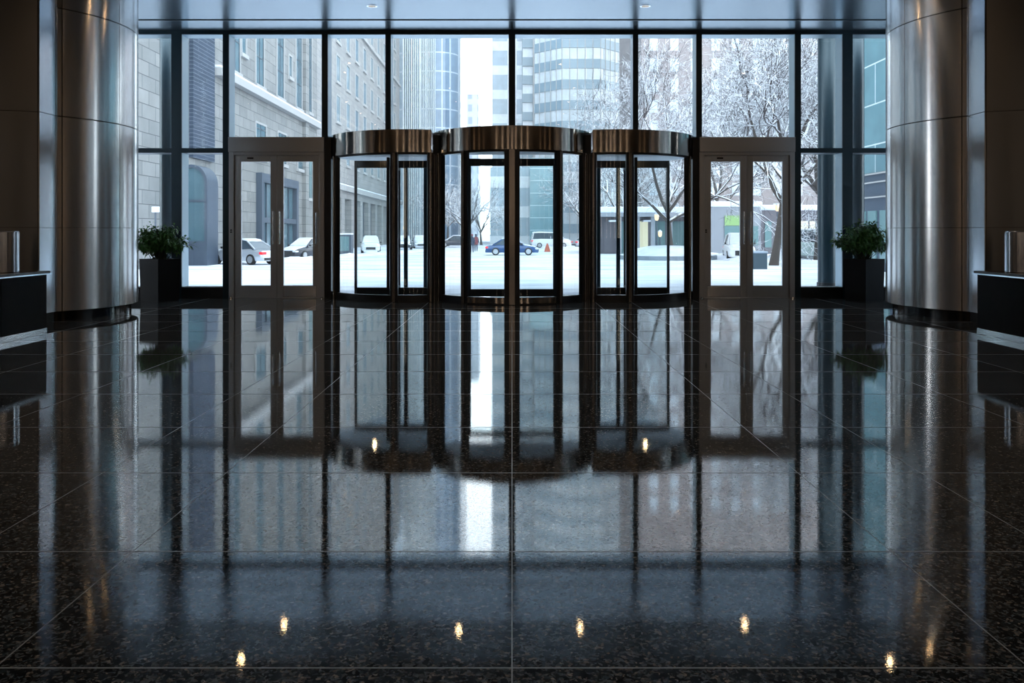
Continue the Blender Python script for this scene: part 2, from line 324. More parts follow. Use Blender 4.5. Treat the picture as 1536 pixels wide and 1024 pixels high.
# small floor socket studs on the base rails
# ------------------------------------------------------------------ swing doors
def double_door(n, px0, px1, mirror):
    root = struct(empty('door_%d' % n, (X((px0+px1)/2), YW, 0)))
    x0, x1 = X(px0), X(px1); zh0, zh1 = Z(230), Z(206)
    bx('header', M['doorframe'], x0, x1, YW-.09, YG+.06, zh0+.03, zh1, root, bevel=.004)
    fr = MB()
    fr.box(x0, x0+.125, YW-.05, YG, 0, zh0+.03); fr.box(x1-.125, x1, YW-.05, YG, 0, zh0+.03); fr.box(x0+.125, x1-.125, YW-.05, YG, Z(233), zh0+.03)
    fr.box(x0+.125, x1-.125, YW-.03, YW+.09, 0, .0145); fr.box(x0+.125, x1-.125, YW+.061, YW+.09, Z(235), Z(233)); fr.box((x0+x1)/2-.02, (x0+x1)/2+.02, YW+.061, YW+.075, .0145, Z(235))
    for e_ in (x0+.12, x1-.145): fr.box(e_, e_+.025, YW+.061, YW+.09, .0145, Z(235))
    fr.build('door_frame', M['doorframe'], root, bevel=.006)
    fi = MB(); xc = (x0+x1)/2
    xi0, xi1 = x0+.135, x1-.135; zt = Z(233)
    for k, (a, b) in enumerate(((xi0, xc-.004), (xc+.004, xi1))):
        lf = MB(); st = .155; zb = Z(428)
        lf.box(a, a+st, YW, YW+.06, .015, zt); lf.box(b-st, b, YW, YW+.06, .015, zt)
        lf.box(a+st, b-st, YW, YW+.06, Z(242.5), zt); lf.box(a+st, b-st, YW, YW+.06, .015, zb)
        leaf = lf.build('door_leaf', M['doorframe'], root, bevel=.004)
        bx('glass_pane', M['dglass'], a+st-.005, b-st+.005, YW+.025, YW+.035, zb-.005, Z(242.5)+.005, leaf)
        bx('kick_plate', M['steel' if k == (0 if mirror else 1) else 'doorframe'], a+st*(.5 if k == 0 else .9), b-st*(.9 if k == 0 else .5), YW-.004, YW, .03, zb-.02, leaf)  # paler plate on one leaf: a reflection put into the metal colour
        hx = (b-.075) if k == 0 else (a+.075)
        h = MB(); h.tube([(hx, YW-.075, Z(366)), (hx, YW-.075, Z(317))], .017, 12)
        for zz in (Z(361), Z(322)): h.tube([(hx, YW, zz), (hx, YW-.075, zz)], .011, 8)
        h.build('handle', M['chrome'], leaf, smooth=True)
    # hinge-side lever bar and lock keyholes
    sx_ = -1 if mirror else 1
    ex = x1-.20 if not mirror else x0+.07
    kh = MB()
    if not mirror:
        kh.tube([(ex, YW-.06, Z(366)), (ex, YW-.06, Z(319))], .012, 8); kh.tube([(ex, YW-.06, Z(366)), (ex-.10, YW-.07, Z(366))], .012, 8)
        kh.tube([(ex, YW, Z(322)), (ex, YW-.06, Z(322))], .012, 8); kh.tube([(ex, YW, Z(363)), (ex, YW-.06, Z(363))], .012, 8)
        kh.build('release_bar', M['chrome'], root, smooth=True)
    kx = x0+.06 if not mirror else x0+.16
    k2 = MB(); k2.box(kx-.02, kx+.02, YW-.058, YW-.05, Z(346), Z(344)); k2.box(kx-.02, kx+.02, YW-.058, YW-.05, Z(349), Z(347)); k2.build('lock', M['black'], root)
    kc = MB(); kc.box(xi0+.3, xi0+.45, YW-.006, YW, Z(238.5), Z(236)); kc.build('closer_badge', M['black'], root)
    sh = MB()
    for xx in (x0+.06, x1-.06): sh.tube([(xx, YW-.07, 0), (xx, YW-.07, .035)], .03, 10)
    sh.build('floor_stud', M['chrome'], root)
double_door(1, 344, 487, False)
double_door(2, 1048.5, 1191.5, True)
# black jamb posts beside the doors
for a, b in ((487, 497), (1038.5, 1048.5)):
    trim(M['black'], X(a)+.002, X(b)-.002, YW-.02, YW+.62, 0, 3.88)

# ------------------------------------------------------------------ revolving doors
ZF0, ZF1 = 3.42, ZD
def revolving(label, cx, cy, R, a0, a1, posts, rotor, rr, wings, rear, steelcurb=None, mouth=None):
    root = thing('revolving_door', label, 'revolving door', (rotor[0], rotor[1], 0), 'revolving doors')
    MB().arc(cx, cy, R-.05, R, a0, a1, ZF0, ZF1, 72).build('fascia', M['fascia'], root, smooth=True)
    MB().arc(cx, cy, R-.09, R-.01, a0, a1, 0, .165, 60).build('curb', M['black'], root, smooth=True)
    MB().arc(cx, cy, R-.075, R-.02, a0, a1, ZF0-.05, ZF0, 60).build('head_ring', M['black'], root, smooth=True)
    if steelcurb: MB().arc(cx, cy, R-.01, R+.004, *steelcurb, .03, .155, 30).build('curb_plate', M['fascia'], root, smooth=True)
    # soffit disc, joined to the facade behind
    n = 48; pts = [(cx+(R-.06)*math.cos(a0+(a1-a0)*i/n), cy+(R-.06)*math.sin(a0+(a1-a0)*i/n)) for i in range(n+1)]
    MB().prism(pts+rear, ZF0+.06, ZF0+.09).build('soffit', M['ceilglow'], root)
    MB().prism(pts+rear, ZF1-.03, ZF1-.005).build('roof_panel', M['black'], root)
    gl = MB().arc(cx, cy, R-.05, R-.038, a0, a1, .165, ZF0-.05, 60).build('curved_glass', M['cglass'], root, smooth=True)
    for a, wd, mt in posts:
        px_, py_ = cx+(R-.04)*math.cos(a), cy+(R-.04)*math.sin(a)
        mm = Matrix.Translation((px_, py_, 0)) @ Matrix.Rotation(a+PI/2, 4, 'Z')
        p = MB().box(-wd/2, wd/2, -.055, .055, .0, ZF0, mm).build('post', M['black'], root, bevel=.01)
        MB().box(-wd/2*.42, wd/2*.42, -.10, -.05, .0, ZF0, Matrix.Translation((px_, py_, 0)) @ Matrix.Rotation(a+PI/2, 4, 'Z') @ Matrix.Rotation(0, 4, 'Z')).build('post_cover', M['post'], p, bevel=.012)
    ro = MB().tube([(rotor[0], rotor[1], .02), (rotor[0], rotor[1], ZF0+.06)], .055, 16).build('rotor', M['post'], root, smooth=True)
    for a in wings:
        mm = Matrix.Translation((rotor[0], rotor[1], 0)) @ Matrix.Rotation(a, 4, 'Z')
        f = MB(); f.box(.05, .12, -.025, .025, .04, 3.38, mm); f.box(rr-.065, rr, -.035, .035, .04, 3.38, mm)
        f.box(.12, rr-.065, -.025, .025, .04, .22, mm); f.box(.12, rr-.065, -.025, .025, 3.20, 3.38, mm)
        wg = f.build('wing', M['black'], ro, bevel=.006)
    for a in wings:
        mm = Matrix.Translation((rotor[0], rotor[1], 0)) @ Matrix.Rotation(a, 4, 'Z')
        MB().box(.12, rr-.065, -.006, .006, .22, 3.20, mm).build('wing_glass', M['dglass'], ro)
    return root
def ang(cx, cy, x, y): return math.atan2(y-cy, x-cx)
def a_px(cx, cy, R, px):     # angle on the front of the circle seen at this pixel column
    best = None
    for i in range(2000):
        a = -PI+PI*i/1999; x, y = cx+R*math.cos(a), cy+R*math.sin(a)
        e = abs(768+F*x/y-px)
        if y < cy and (best is None or e < best[0]): best = (e, a)
    return best[1]
R0 = 1.93
c0 = (0, 20.2)
aL = a_px(*c0, R0, 661); aR = a_px(*c0, R0, 875)
posts0 = [(-PI/2, .34, 0), (a_px(*c0, R0, 696), .17, 0), (a_px(*c0, R0, 839.5), .17, 0), (aL-.02, .17, 0), (aR+.02, .17, 0)]
w0 = math.radians(50)
revolving('middle revolving door, widest and nearest of the three, curved bronze steel canopy', 0, 20.2, R0, -PI-.05, .05, posts0, (0, 20.2), 1.06,
          [0, PI/2, PI, -PI/2], [], steelcurb=(a_px(*c0, R0, 701), a_px(*c0, R0, 834)))
for sgn, lab in ((-1, 'left revolving door, bronze steel canopy, beside the left pair of hinged doors'), (1, 'right revolving door, bronze steel canopy, beside the right pair of hinged doors')):
    cx, cy, R = sgn*2.45, 21.05, 2.1
    if sgn < 0:
        a0 = -PI-.12; a1 = a_px(cx, cy, R, 647); pl = [(a_px(cx, cy, R, 591), .17, 0), (a1-.01, .13, 0), (a_px(cx, cy, R, 503), .14, 0)]
        rear = [(-1.85, 21.3), (-2.0, 22.3), (-3.6, 22.9)]
        wl = [0, PI/2, PI, -PI/2]
    else:
        a0 = a_px(cx, cy, R, 889); a1 = .12; pl = [(a_px(cx, cy, R, 945), .17, 0), (a0+.01, .13, 0), (a_px(cx, cy, R, 1033), .14, 0)]
        rear = [(3.6, 22.9), (2.0, 22.3), (1.85, 21.3)]
        wl = [0, PI/2, PI, -PI/2]
    root = revolving(lab, cx, cy, R, a0, a1, pl, (sgn*2.95, 20.8), .98, wl, rear)
    # drum-ceiling downlight and slim post at the back
    lx, ly = atx(562, 19.9) if sgn < 0 else atx(968, 19.9), 19.9
    MB().lathe(lx, ly, [(.04, ZF0+.045), (.04, ZF0+.06)], 16).build('drum_light', M['lamp'], root)
    p = MB(); xx = sgn*2.28; p.box(xx-.05, xx+.05, 21.95, 22.05, 0, 3.5); p.box(sgn*2.80-.05, sgn*2.80+.05, 21.95, 22.03, 0, 3.5); p.build('rear_post', M['mull'], root)
# link posts between the drums (bronze and black verticals)
for sgn in (-1, 1):
    x = atx(655, 19.35)*(-sgn)*-1 if sgn < 0 else -atx(655, 19.35)
    x = sgn*abs(atx(654.5, 19.35))
    t = trim(M['black'], x-.075, x+.075, 19.28, 20.25, 0, 3.85)
    t2 = trim(M['post'], x-.055, x-.02, 19.22, 19.28, 0, 3.4); t3 = trim(M['post'], x+.025, x+.055, 19.22, 19.28, 0, 3.4)

# ------------------------------------------------------------------ steel columns, side walls and slots
ccx, ccy, cR = -9.69, 16.41, 2.13
for sgn, side in ((-1, 'left'), (1, 'right')):
    root = thing('steel_column', 'big round brushed steel column on the %s of the lobby, behind the %s counter' % (side, side), 'column', (sgn*9.69, ccy, 0), 'round steel columns')
    zs = [.18, 1.68, 3.68, 5.62, ZC]
    # joint angles: vertical seam seen at px 174
    av = math.atan2(16.11-ccy, -7.655-ccx)
    aa = math.atan2(15.0-ccy, -8.10-ccx); cuts = [aa, av, av+1.35, av+2.6, aa+2*PI]
    cl = MB(); g = .004
    for i in range(4):
        for j in range(4):
            a0, a1 = cuts[i]+.004, cuts[i+1]-.004
            if sgn > 0: a0, a1 = PI-a1, PI-a0
            z0 = zs[j]+(.0 if j == 0 else .009 if j != 1 else .003); z1 = zs[j+1]-(.009 if j not in (0, 3) else (.003 if j == 0 else 0))
            cl.arc(sgn*9.69, ccy, cR-.03, cR, a0, a1, z0, z1, max(8, int(abs(a1-a0)*20)))
    cl.build('cladding', M['steel'], root, smooth=True)
    MB().lathe(sgn*9.69, ccy, [(cR-.02, .17), (cR-.02, ZC)], 96).build('core', M['slot'], root, smooth=True)
    MB().lathe(sgn*9.69, ccy, [(cR-.13, 0), (cR-.13, .17)], 96).build('plinth', M['plinth'], root, smooth=True)
    # flat panelled wall in front, with a pale return and a chrome bead
    wname = 'wall_%s_front' % side
    def sb(name, mat, x0, x1, y0, y1, z0, z1, par=None):
        a, b = (x0, x1) if sgn < 0 else (-x1, -x0); return bx(name, mat, a, b, y0, y1, z0, z1, par)
    wl = struct(sb(wname, M['slot'], -14, -8.19, 14.41, 14.9, .0, ZC))
    for z0, z1 in ((.18, 1.677), (1.683, 3.675), (3.685, ZC)):
        a_0, a_1 = (math.radians(-112), math.radians(-68))
        MB().arc(sgn*11.2, 21.82, 7.97, 8.0, a_0, a_1, z0, z1, 40).build('panel', M['steel_panel'], wl, smooth=True)
        sb('return_panel', M['mirror_steel'], -8.19, -8.165, 14.40, 14.91, z0, z1, wl)
    sb('bead', M['chrome'], -8.20, -8.155, 14.92, 14.95, .18, ZC, wl)

# ------------------------------------------------------------------ reception counters
for sgn, side in ((-1, 'left'), (1, 'right')):
    root = thing('reception_counter', 'black %s reception counter with dark top, steel edge and steel foot rail' % side, 'counter', (sgn*7.75, 9.6, 0), 'reception counters')
    def sb(name, mat, x0, x1, y0, y1, z0, z1, bevel=0):
        a, b = (x0, x1) if sgn < 0 else (-x1, -x0); return bx(name, mat, a, b, y0, y1, z0, z1, root, bevel)
    sb('carcass', M['slot'], -8.12, -7.37, 6.1, 13.12, .0, .94)
    for k in range(6):
        y1 = 13.15-k*1.175; sb('front_panel', M['wood'], -7.37, -7.345, y1-1.165, y1, .095, .93)
    sb('end_panel', M['wood'], -8.12, -7.36, 13.12, 13.15, .095, .93)
    sb('foot_rail', M['chrome'], -7.365, -7.335, 6.1, 13.15, .0, .09)
    sb('worktop', M['counter'], -8.14, -7.31, 6.08, 13.2, .95, .99, .006)
    sb('edge_strip', M['chrome'], -7.335, -7.30, 6.08, 13.22, .935, .952)
    # steel drum standing on the counter
    t = thing('steel_cylinder', 'low brushed steel cylinder standing on the %s counter top' % side, 'cylinder', (sgn*7.66, 12.6, .99), 'steel cylinders')
    MB().lathe(sgn*7.66, 12.6, [(.17, .99), (.185, 1.0), (.185, 1.60), (.17, 1.615), (.165, 1.615), (.165, 1.2)], 40).build('shell', M['mirror_steel'], t, smooth=True)

# ------------------------------------------------------------------ planters
def planter(sgn, side):
    ox, oy = sgn*8.05, 18.95
    root = thing('potted_shrub', 'bushy green shrub in a tall charcoal square planter by the %s window' % side, 'potted plant', (ox-0*sgn, oy, 0), 'window planters')
    th = math.radians(33)
    d1 = Vector((-sgn*math.sin(th), math.cos(th)))*.58; d2 = Vector((sgn*math.cos(th), math.sin(th)))*.72
    def quad(i, z0, z1, s=1.0):
        c = Vector((ox, oy))+d1/2+d2/2
        q = [Vector((ox, oy)), Vector((ox, oy))+d1, Vector((ox, oy))+d1+d2, Vector((ox, oy))+d2]
        return [tuple(c+(p-c)*s) for p in q]
    m = MB()
    a = quad(0, 0, 0, .93); b = quad(0, 0, 0, 1.0); c_ = quad(0, 0, 0, .9)
    vs = [(x, y, 0) for x, y in a]+[(x, y, .98) for x, y in b]+[(x, y, .98) for x, y in c_]+[(x, y, .90) for x, y in c_]
    fs = [(3, 2, 1, 0)]+[(i, (i+1) % 4, 4+(i+1) % 4, 4+i) for i in range(4)]+[(4+i, 4+(i+1) % 4, 8+(i+1) % 4, 8+i) for i in range(4)]+[(8+i, 8+(i+1) % 4, 12+(i+1) % 4, 12+i) for i in range(4)]+[(12, 13, 14, 15)]
    m.add(vs, fs); m.build('planter_box', M['planter'], root)
    c2 = Vector((ox, oy))+d1/2+d2/2
    MB().prism([tuple(p) for p in quad(0, 0, 0, .88)] if sgn > 0 else list(reversed(quad(0, 0, 0, .88))), .90, .915).build('soil', M['soil'], root)
    rnd = random.Random(5 if sgn < 0 else 9)
    st = MB(); lf = MB()
    for i in range(85):
        a_ = rnd.uniform(0, 2*PI); rr = rnd.uniform(.12, .74); top = Vector((c2.x+rr*math.cos(a_)*1.0, c2.y+rr*math.sin(a_)*.72, 1.20+.66*math.sqrt(max(0, 1-(rr/.78)**2))*rnd.uniform(.55, 1)-.12*rr))
        base = Vector((c2.x+rnd.uniform(-.15, .15), c2.y+rnd.uniform(-.12, .12), .91)); mid = (base+top)/2+Vector((rnd.uniform(-.05, .05), rnd.uniform(-.05, .05), .12))
        st.tube([base, mid, top], [.008, .006, .003], 5)
        for k in range(34):
            t_ = rnd.uniform(.35, 1.05); p = base.lerp(mid, t_*2) if t_ < .5 else mid.lerp(top, (t_-.5)*2)
            d = Vector((rnd.gauss(0, 1)+.5*math.cos(a_), rnd.gauss(0, 1)+.5*math.sin(a_), rnd.gauss(-.15, .7))).normalized()
            L = rnd.uniform(.07, .13); wd = L*.24; p = p+d*.03
            sd = d.cross(Vector((rnd.gauss(0, .4), rnd.gauss(0, .4), 1))).normalized()*wd; nn = sd.cross(d).normalized()
            p2 = p+d*L*.5-nn*.006; p3 = p+d*L+Vector((0, 0, -.035))
            p3.y = min(p3.y, 20.12); p2.y = min(p2.y, 20.14)
            lf.add([p, p2+sd+Vector((0, 0, .008)), p3, p2-sd+Vector((0, 0, .008)), p2], [(0, 1, 4), (1, 2, 4), (2, 3, 4), (3, 0, 4)])
    st.build('stems', M['stem'], root); lf.build('foliage', M['leaf'], root)
planter(-1, 'left'); planter(1, 'right')

# ------------------------------------------------------------------ ceiling lights
def downlight(x, y, mat, lab, grp, r=.055):
    t = thing('downlight', lab, 'ceiling light', (x, y, ZC), grp)
    MB().lathe(x, y, [(r+.035, ZC-.008), (r+.04, ZC)], 24).build('trim_ring', M['chrome'], t)
    MB().lathe(x, y, [(r, ZC-.012), (r, ZC-.008)], 24).build('lens', M[mat], t); return t
downlight(atx(558, 18), 18.0, 'lampoff', 'dim round ceiling light above the left revolving door', 'unlit round ceiling lights', .08)
downlight(atx(968, 18), 18.0, 'lampoff', 'dim round ceiling light above the right revolving door', 'unlit round ceiling lights', .08)
spots = [(-4.69, 17.15), (-1.08, 16.9), (1.39, 17.0), (4.79, 17.15), (-5.12, 15.75), (7.1, 15.65)]
for y in (13., 10., 7., 3.5, 0., -4.):
    for x in (-6.2, -2.1, 2.1, 6.2): spots.append((x, y))  # unseen rear rows, carrying most of the added fill spots
def fill_beam(x, y, e, t, size=2.1):  # spot added under each downlight to brighten floor and door frames
    ld = bpy.data.lights.new('downlight_fill', 'SPOT'); lo = bpy.data.objects.new('downlight_fill', ld); COL.objects.link(lo); lo.parent = t
    lo.location = (0, 0, -.03); ld.energy = e; ld.color = (1, .86, .72); ld.spot_size = size; ld.spot_blend = .9; ld.shadow_soft_size = .06
for i, (x, y) in enumerate(spots):
    t = downlight(x, y, 'lamp' if i < 6 else 'lampdim', 'small round warm lit downlight in the lobby ceiling', 'lit warm downlights', .042)
    fill_beam(x, y, 40, t)
for sgn in (-1, 1):
    t = thing('cove_light', 'long warm linear light in the ceiling above the %s counter' % ('left' if sgn < 0 else 'right'), 'ceiling light', (sgn*7.2, 2, ZC), 'linear cove lights')
    bx('housing', M['black'], sgn*7.2-.12, sgn*7.2+.12, -6, 11, ZC-.05, ZC, t); bx('diffuser', M['covebar'], sgn*7.2-.09, sgn*7.2+.09, -5.95, 10.95, ZC-.06, ZC-.05, t)
# warm wall sconces on the back wall of the lobby
for x in (-11, -6.5, -2.6, 0, 2.6, 6.5, 11):
    t = thing('wall_sconce', 'tall warm light bar on the wall behind the viewer', 'wall light', (x, -8.95, 2.2), 'warm wall light bars')
    bx('back_plate', M['black'], x-.14, x+.14, -9., -8.95, 1.2, 6.3, t); bx('light_bar', M['ledbar'], x-.09, x+.09, -8.95, -8.90, 1.25, 6.25, t)

for sgn in (-1, 1):
    for y in (7.5, 4.0, 0.0):
        t = thing('wall_sconce', 'tall warm light bar on the side wall of the lobby', 'wall light', (sgn*15.95, y, 2.2), 'warm side wall light bars')
        bx('back_plate', M['black'], min(sgn*16, sgn*15.95), max(sgn*16, sgn*15.95), y-.14, y+.14, .9, 5.8, t); bx('light_bar', M['covebar'], min(sgn*15.95, sgn*15.9), max(sgn*15.95, sgn*15.9), y-.09, y+.09, .95, 5.75, t)

# ================================================================== OUTSIDE
ZS = -.40
# snowy plaza falling gently to the street, curb, street
def sheet(name, pts_fn, x0, x1, nx, ys, mat):
    m = MB(); vs = []; fs = []
    for y in ys:
        for i in range(nx+1):
            x = x0+(x1-x0)*i/nx; vs.append((x, y, pts_fn(x, y)))
    for j in range(len(ys)-1):
        for i in range(nx): a = j*(nx+1)+i; fs.append((a, a+1, a+nx+2, a+nx+1))
    m.add(vs, fs); return m.build(name, mat, smooth=True)
rn = random.Random(3)
struct(sheet('ground', lambda x, y: -.03-(.22*(y-21.3)/19.7)+rn.uniform(-.008, .008), -60, 60, 160, [21.3+i*19.7/40 for i in range(41)], M['snow']))
sl = struct(bx('curb_line', M['slush'], -60, 60, 41.0, 41.9, -.6, -.262)); sl.name = 'trim_curb'
struct(bx('street', M['street'], -250, 250, 41.9, 700, ZS-.3, ZS))

def mound(name, label, pts, h, mat='snow', z=ZS, group=None, rx=1.3, ry=1.0, seed=1):
    """lumpy snow bank following a line of points"""
    r = random.Random(seed); m = MB(); n = 10; P = []
    seg = []
    for i in range(len(pts)-1):
        a, b = Vector(pts[i]), Vector(pts[i+1]); k = max(2, int((b-a).length/.6))
        for j in range(k): seg.append(a.lerp(b, j/k))
    seg.append(Vector(pts[-1])); vs = []; fs = []
    for i, p in enumerate(seg):
        d = (seg[min(i+1, len(seg)-1)]-seg[max(i-1, 0)]).normalized(); nrm = Vector((-d.y, d.x))
        e = min(1, min(i, len(seg)-1-i)/2.0+.02); hh = h*e*r.uniform(.65, 1.2)
        for j in range(n+1):
            t = -1+2*j/n; prof = max(0, 1-t*t)**.8
            q = p+nrm*t*ry; vs.append((q.x+r.uniform(-.05, .05), q.y+r.uniform(-.05, .05), z-.05+hh*prof*r.uniform(.85, 1.15)+.05*(prof > 0)))
    for i in range(len(seg)-1):
        for j in range(n): a = i*(n+1)+j; fs.append((a, a+1, a+n+2, a+n+1))
    m.add(vs, fs); o = m.build(name, M[mat], smooth=True); tag(o, label, 'snow bank', group); return o
def gp(px, py, z=ZS):   # ground point for a pixel
    Y = (EYE-z)*F/(py-HOR); return ((px-768)/F*Y, Y)

mound('snow_bank', 'long low snow bank in front of the parked cars on the left', [gp(350, 395), gp(430, 391), gp(480, 388), gp(560, 381.5), gp(640, 376.5)], .22, seed=2, ry=1.0)
mound('snow_bank', 'snow bank in front of the white car on the right of the street', [gp(1050, 384), gp(1085, 387), gp(1130, 393), gp(1160, 392)], .3, seed=4, ry=1.2)
mound('snow_bank', 'heaped snow pile right of the grey street bin', [gp(1155, 386), gp(1185, 386), gp(1232, 386)], 1.1, seed=5, ry=1.7)
mound('snow_bank', 'thin snow ridge along the street before the pavilion', [gp(800, 375.5), gp(900, 376), gp(960, 378)], .4, seed=6, ry=1.4)

# ---------------- generic helpers for buildings
def snowcap(x0, x1, y0, y1, z, h, parent, name='snow_cap'): return bx(name, M['snow'], x0, x1, y0, y1, z, z+h, parent, bevel=min(h*.45, .12))
# ---------------- left stone building, unshifted facade plane x = -17
XL = -17.
KS[0] = (-3, 1.176)   # street facade moved to stand 20 m left of the axis, depth and height scaled up
b1 = thing('stone_building', 'rough limestone block building with tall dark windows, left side of the street', 'building', (-28, 55, ZS))
bx('wall', M['stone'], -40, XL, 24, 72.5, ZS, 46, b1)
bx('ledge', M['ledge'], XL, XL+.55, 47.5, 72.5, 10.3, 10.75, b1); snowcap(XL, XL+.5, 47.5, 72.5, 10.75, .16, b1)
def win(parent, y0, y1, z0, z1, deep=.30, bars=True, mat='winglass', xl=None):
    xl = XL if xl is None else xl
    f = MB(); t = .14
    f.box(xl, xl+.10, y0-t, y0, z0-t, z1+t); f.box(xl, xl+.10, y1, y1+t, z0-t, z1+t); f.box(xl, xl+.10, y0, y1, z1, z1+t); f.box(xl, xl+.22, y0-t-.1, y1+t+.1, z0-t-.1, z0)
    fr = f.build('window', M['ledge'], parent)
    g = MB(); g.box(xl, xl+.03, y0, y1, z0, z1); g.build('pane', M[mat], fr)
    if bars:
        q = MB(); ym = (y0+y1)/2; q.box(xl+.03, xl+.06, ym-.05, ym+.05, z0, z1); zz = z0
        while zz < z1-.2: q.box(xl+.03, xl+.06, y0, y1, zz-.04, zz+.04); zz += 1.9
        q.box(xl+.03, xl+.06, y0, y0+.07, z0, z1); q.box(xl+.03, xl+.06, y1-.07, y1, z0, z1)
        q.build('glazing_bars', M['winframe'], fr)
for y in (50.2, 55.2, 60.2, 65.5): win(b1, y, y+1.7, 11.2, 30)
for y in (55.2, 60.4, 66.): win(b1, y, y+2.2, 6.4, 8.6)
win(b1, 52.3, 53.1, 12.6, 13.9, bars=False); win(b1, 63.4, 64.2, 13.2, 14.8, bars=False); win(b1, 69.5, 70.5, 11.4, 30); win(b1, 69.3, 70.7, 4.2, 8.6, mat='shopglass')
bx('pilaster', M['stone'], XL, XL+.35, 67.6, 68.6, ZS, 46, b1)
# louvred bay
bx('louvre_bay', M['louvre'], XL, XL+.25, 43.9, 47.1, 5.3, 46, b1)
# portal with dark shop windows
pt = MB(); 
for y in (55.4, 60.0, 64.4): pt.box(XL, XL+.45, y, y+.55, ZS, 5.3)
pt.box(XL, XL+.47, 55.37, 64.98, 4.7, 5.32); pt.box(XL, XL+.40, 55.43, 64.9, 2.0, 2.35)
po = pt.build('portal', M['portal'], b1); g = MB(); g.box(XL, XL+.06, 55.9, 64.5, ZS, 4.8); g.build('shop_window', M['winglass'], po)
for k, y in enumerate((57.3, 58.6, 61.6, 63.0)): bx('glazing_bar', M['portal'], XL+.06, XL+.16, y, y+.1, ZS, 4.8, po)
# arched glass vestibule on the pavement
va = thing('arched_vestibule', 'blue grey arched glass porch against the stone building, left of the doors', 'porch', (-16.1, 43, ZS))
def archpts(r, n=14): return [(r*math.cos(PI*i/n), r*math.sin(PI*i/n)) for i in range(n+1)]
ax, ay, aw, ah = -16.15, 42.3, .95, 3.85
m = MB()
o_ = [(ax+aw, ZS)]+[(ax+p[0]*aw/.95*.95/ .95*1.0, ah+p[1]*1.0) for p in archpts(.95)]+[(ax-aw, ZS)]
i_ = [(ax+aw-.17, ZS)]+[(ax+p[0], ah+p[1]) for p in archpts(.78)]+[(ax-aw+.17, ZS)]
vs = []; fs = []
for (x, z) in o_: vs.append((x, ay, z))
for (x, z) in i_: vs.append((x, ay, z))
for (x, z) in o_: vs.append((x, ay+1.6, z))
for (x, z) in i_: vs.append((x, ay+1.6, z))
k = len(o_)
for i in range(k-1):
    fs += [(i, i+1, k+i+1, k+i), (2*k+i, 3*k+i, 3*k+i+1, 2*k+i+1), (i, 2*k+i, 2*k+i+1, i+1), (k+i, k+i+1, 3*k+i+1, 3*k+i)]
fs += [(0, k, 3*k, 2*k), (k-1, 3*k-1, 4*k-1, 2*k-1)]
m.add(vs, fs); m.build('arch_frame', M['portal'], va, smooth=True)
g = MB(); g.add([(x, ay+.1, z) for x, z in i_], [tuple(range(len(i_)))]); g.add([(x, ay+.14, z) for x, z in i_], [tuple(range(len(i_)))]); g.build('arch_glass', M['winglass'], va)
bx('lower_panel', M['portal'], ax-.78, ax+.78, ay+.02, ay+.09, ZS, .9, va); bx('cross_bar', M['portal'], ax-.78, ax+.78, ay+.02, ay+.09, 2.9, 3.0, va)
# second stone building
b2 = thing('stone_building', 'pale smooth limestone building with rows of small windows, further down the left side', 'building', (-28, 100, ZS))
XL2 = -17.0
bx('wall', M['stone2'], -40, XL2, 72.6, 126, 4.8, 44, b2); bx('ledge', M['ledge'], XL2, XL2+.5, 72.6, 126, 5.5, 6.0, b2); snowcap(XL2, XL2+.45, 72.6, 126, 6.0, .15, b2)
bx('upper_ledge', M['ledge'], XL2, XL2+.3, 72.6, 126, 23.2, 23.5, b2)
cnt = 0
for r in range(7):
    for c_ in range(10):
        y = 75.6+c_*4.9; z0 = 8.2+r*3.9
        win(b2, y, y+1.7, z0, z0+2.5, bars=False, xl=XL2)
for i in range(11):
    y = 73.0+i*5.1; bx('pier', M['stone2'], XL2-.9, XL2+.02, y, y+1.5, ZS, 4.8, b2)
bx('shopfronts', M['shopglass'], XL2-1.2, XL2-.9, 72.8, 126, ZS, 4.8, b2)
bx('garage_louvre', M['louvre'], XL2-.8, XL2-.6, 98, 104, ZS, 4.8, b2)

KS[0] = (0, 1.0)
# ---------------- towers down the street
def tower(name, label, poly, z1, mat, fins=None, parts=()):
    cx = sum(p[0] for p in poly)/len(poly); cy = sum(p[1] for p in poly)/len(poly)
    t = thing(name, label, 'tower', (cx, cy, ZS)); MB().prism(poly, ZS, z1).build('shaft', M[mat], t)
    return t
Y = 150
tA = thing('glass_tower', 'tall blue glass office tower with a rounded corner, right of the stone buildings', 'tower', (-16, 160, ZS))
MB().prism([(-30, Y+4), (atx(631, Y), Y), (atx(631, Y), Y+25), (-30, Y+25)], ZS, 90).build('left_shaft', M['towerA2'], tA)
cp = [(atx(631, Y)+.0, Y)]+[(atx(655, Y)+4*math.sin(a), Y+5-5*math.cos(a)) for a in [i*PI/2/8 for i in range(9)]]+[(atx(655, Y)+4.0, Y+26), (atx(631, Y), Y+26)]
MB().prism(cp, ZS, 90).build('right_shaft', M['towerA'], tA)
fn = MB()
for px in list(range(606, 631, 3))+list(range(632, 656, 3)): fn.box(atx(px, Y)-.09, atx(px, Y)+.09, Y-.5+(.8 if px < 631 else 0)*0, Y+1.2, ZS, 90)
fn.build('fins', M['bandglass'], tA)
t = tower('grey_tower', 'hazy grey tower with pale window grid just right of the blue glass tower', [(atx(676, 235), 235), (atx(694, 235), 235), (atx(694, 235), 250), (atx(676, 235), 250)], 1.6+250*235/F, 'towerB')
t = tower('grey_tower', 'lowest hazy grey tower, flat top, below the open sky', [(atx(692, 215), 215), (atx(717.5, 215), 215), (atx(717.5, 215), 230), (atx(692, 215), 230)], 1.6+207*215/F, 'towerB')
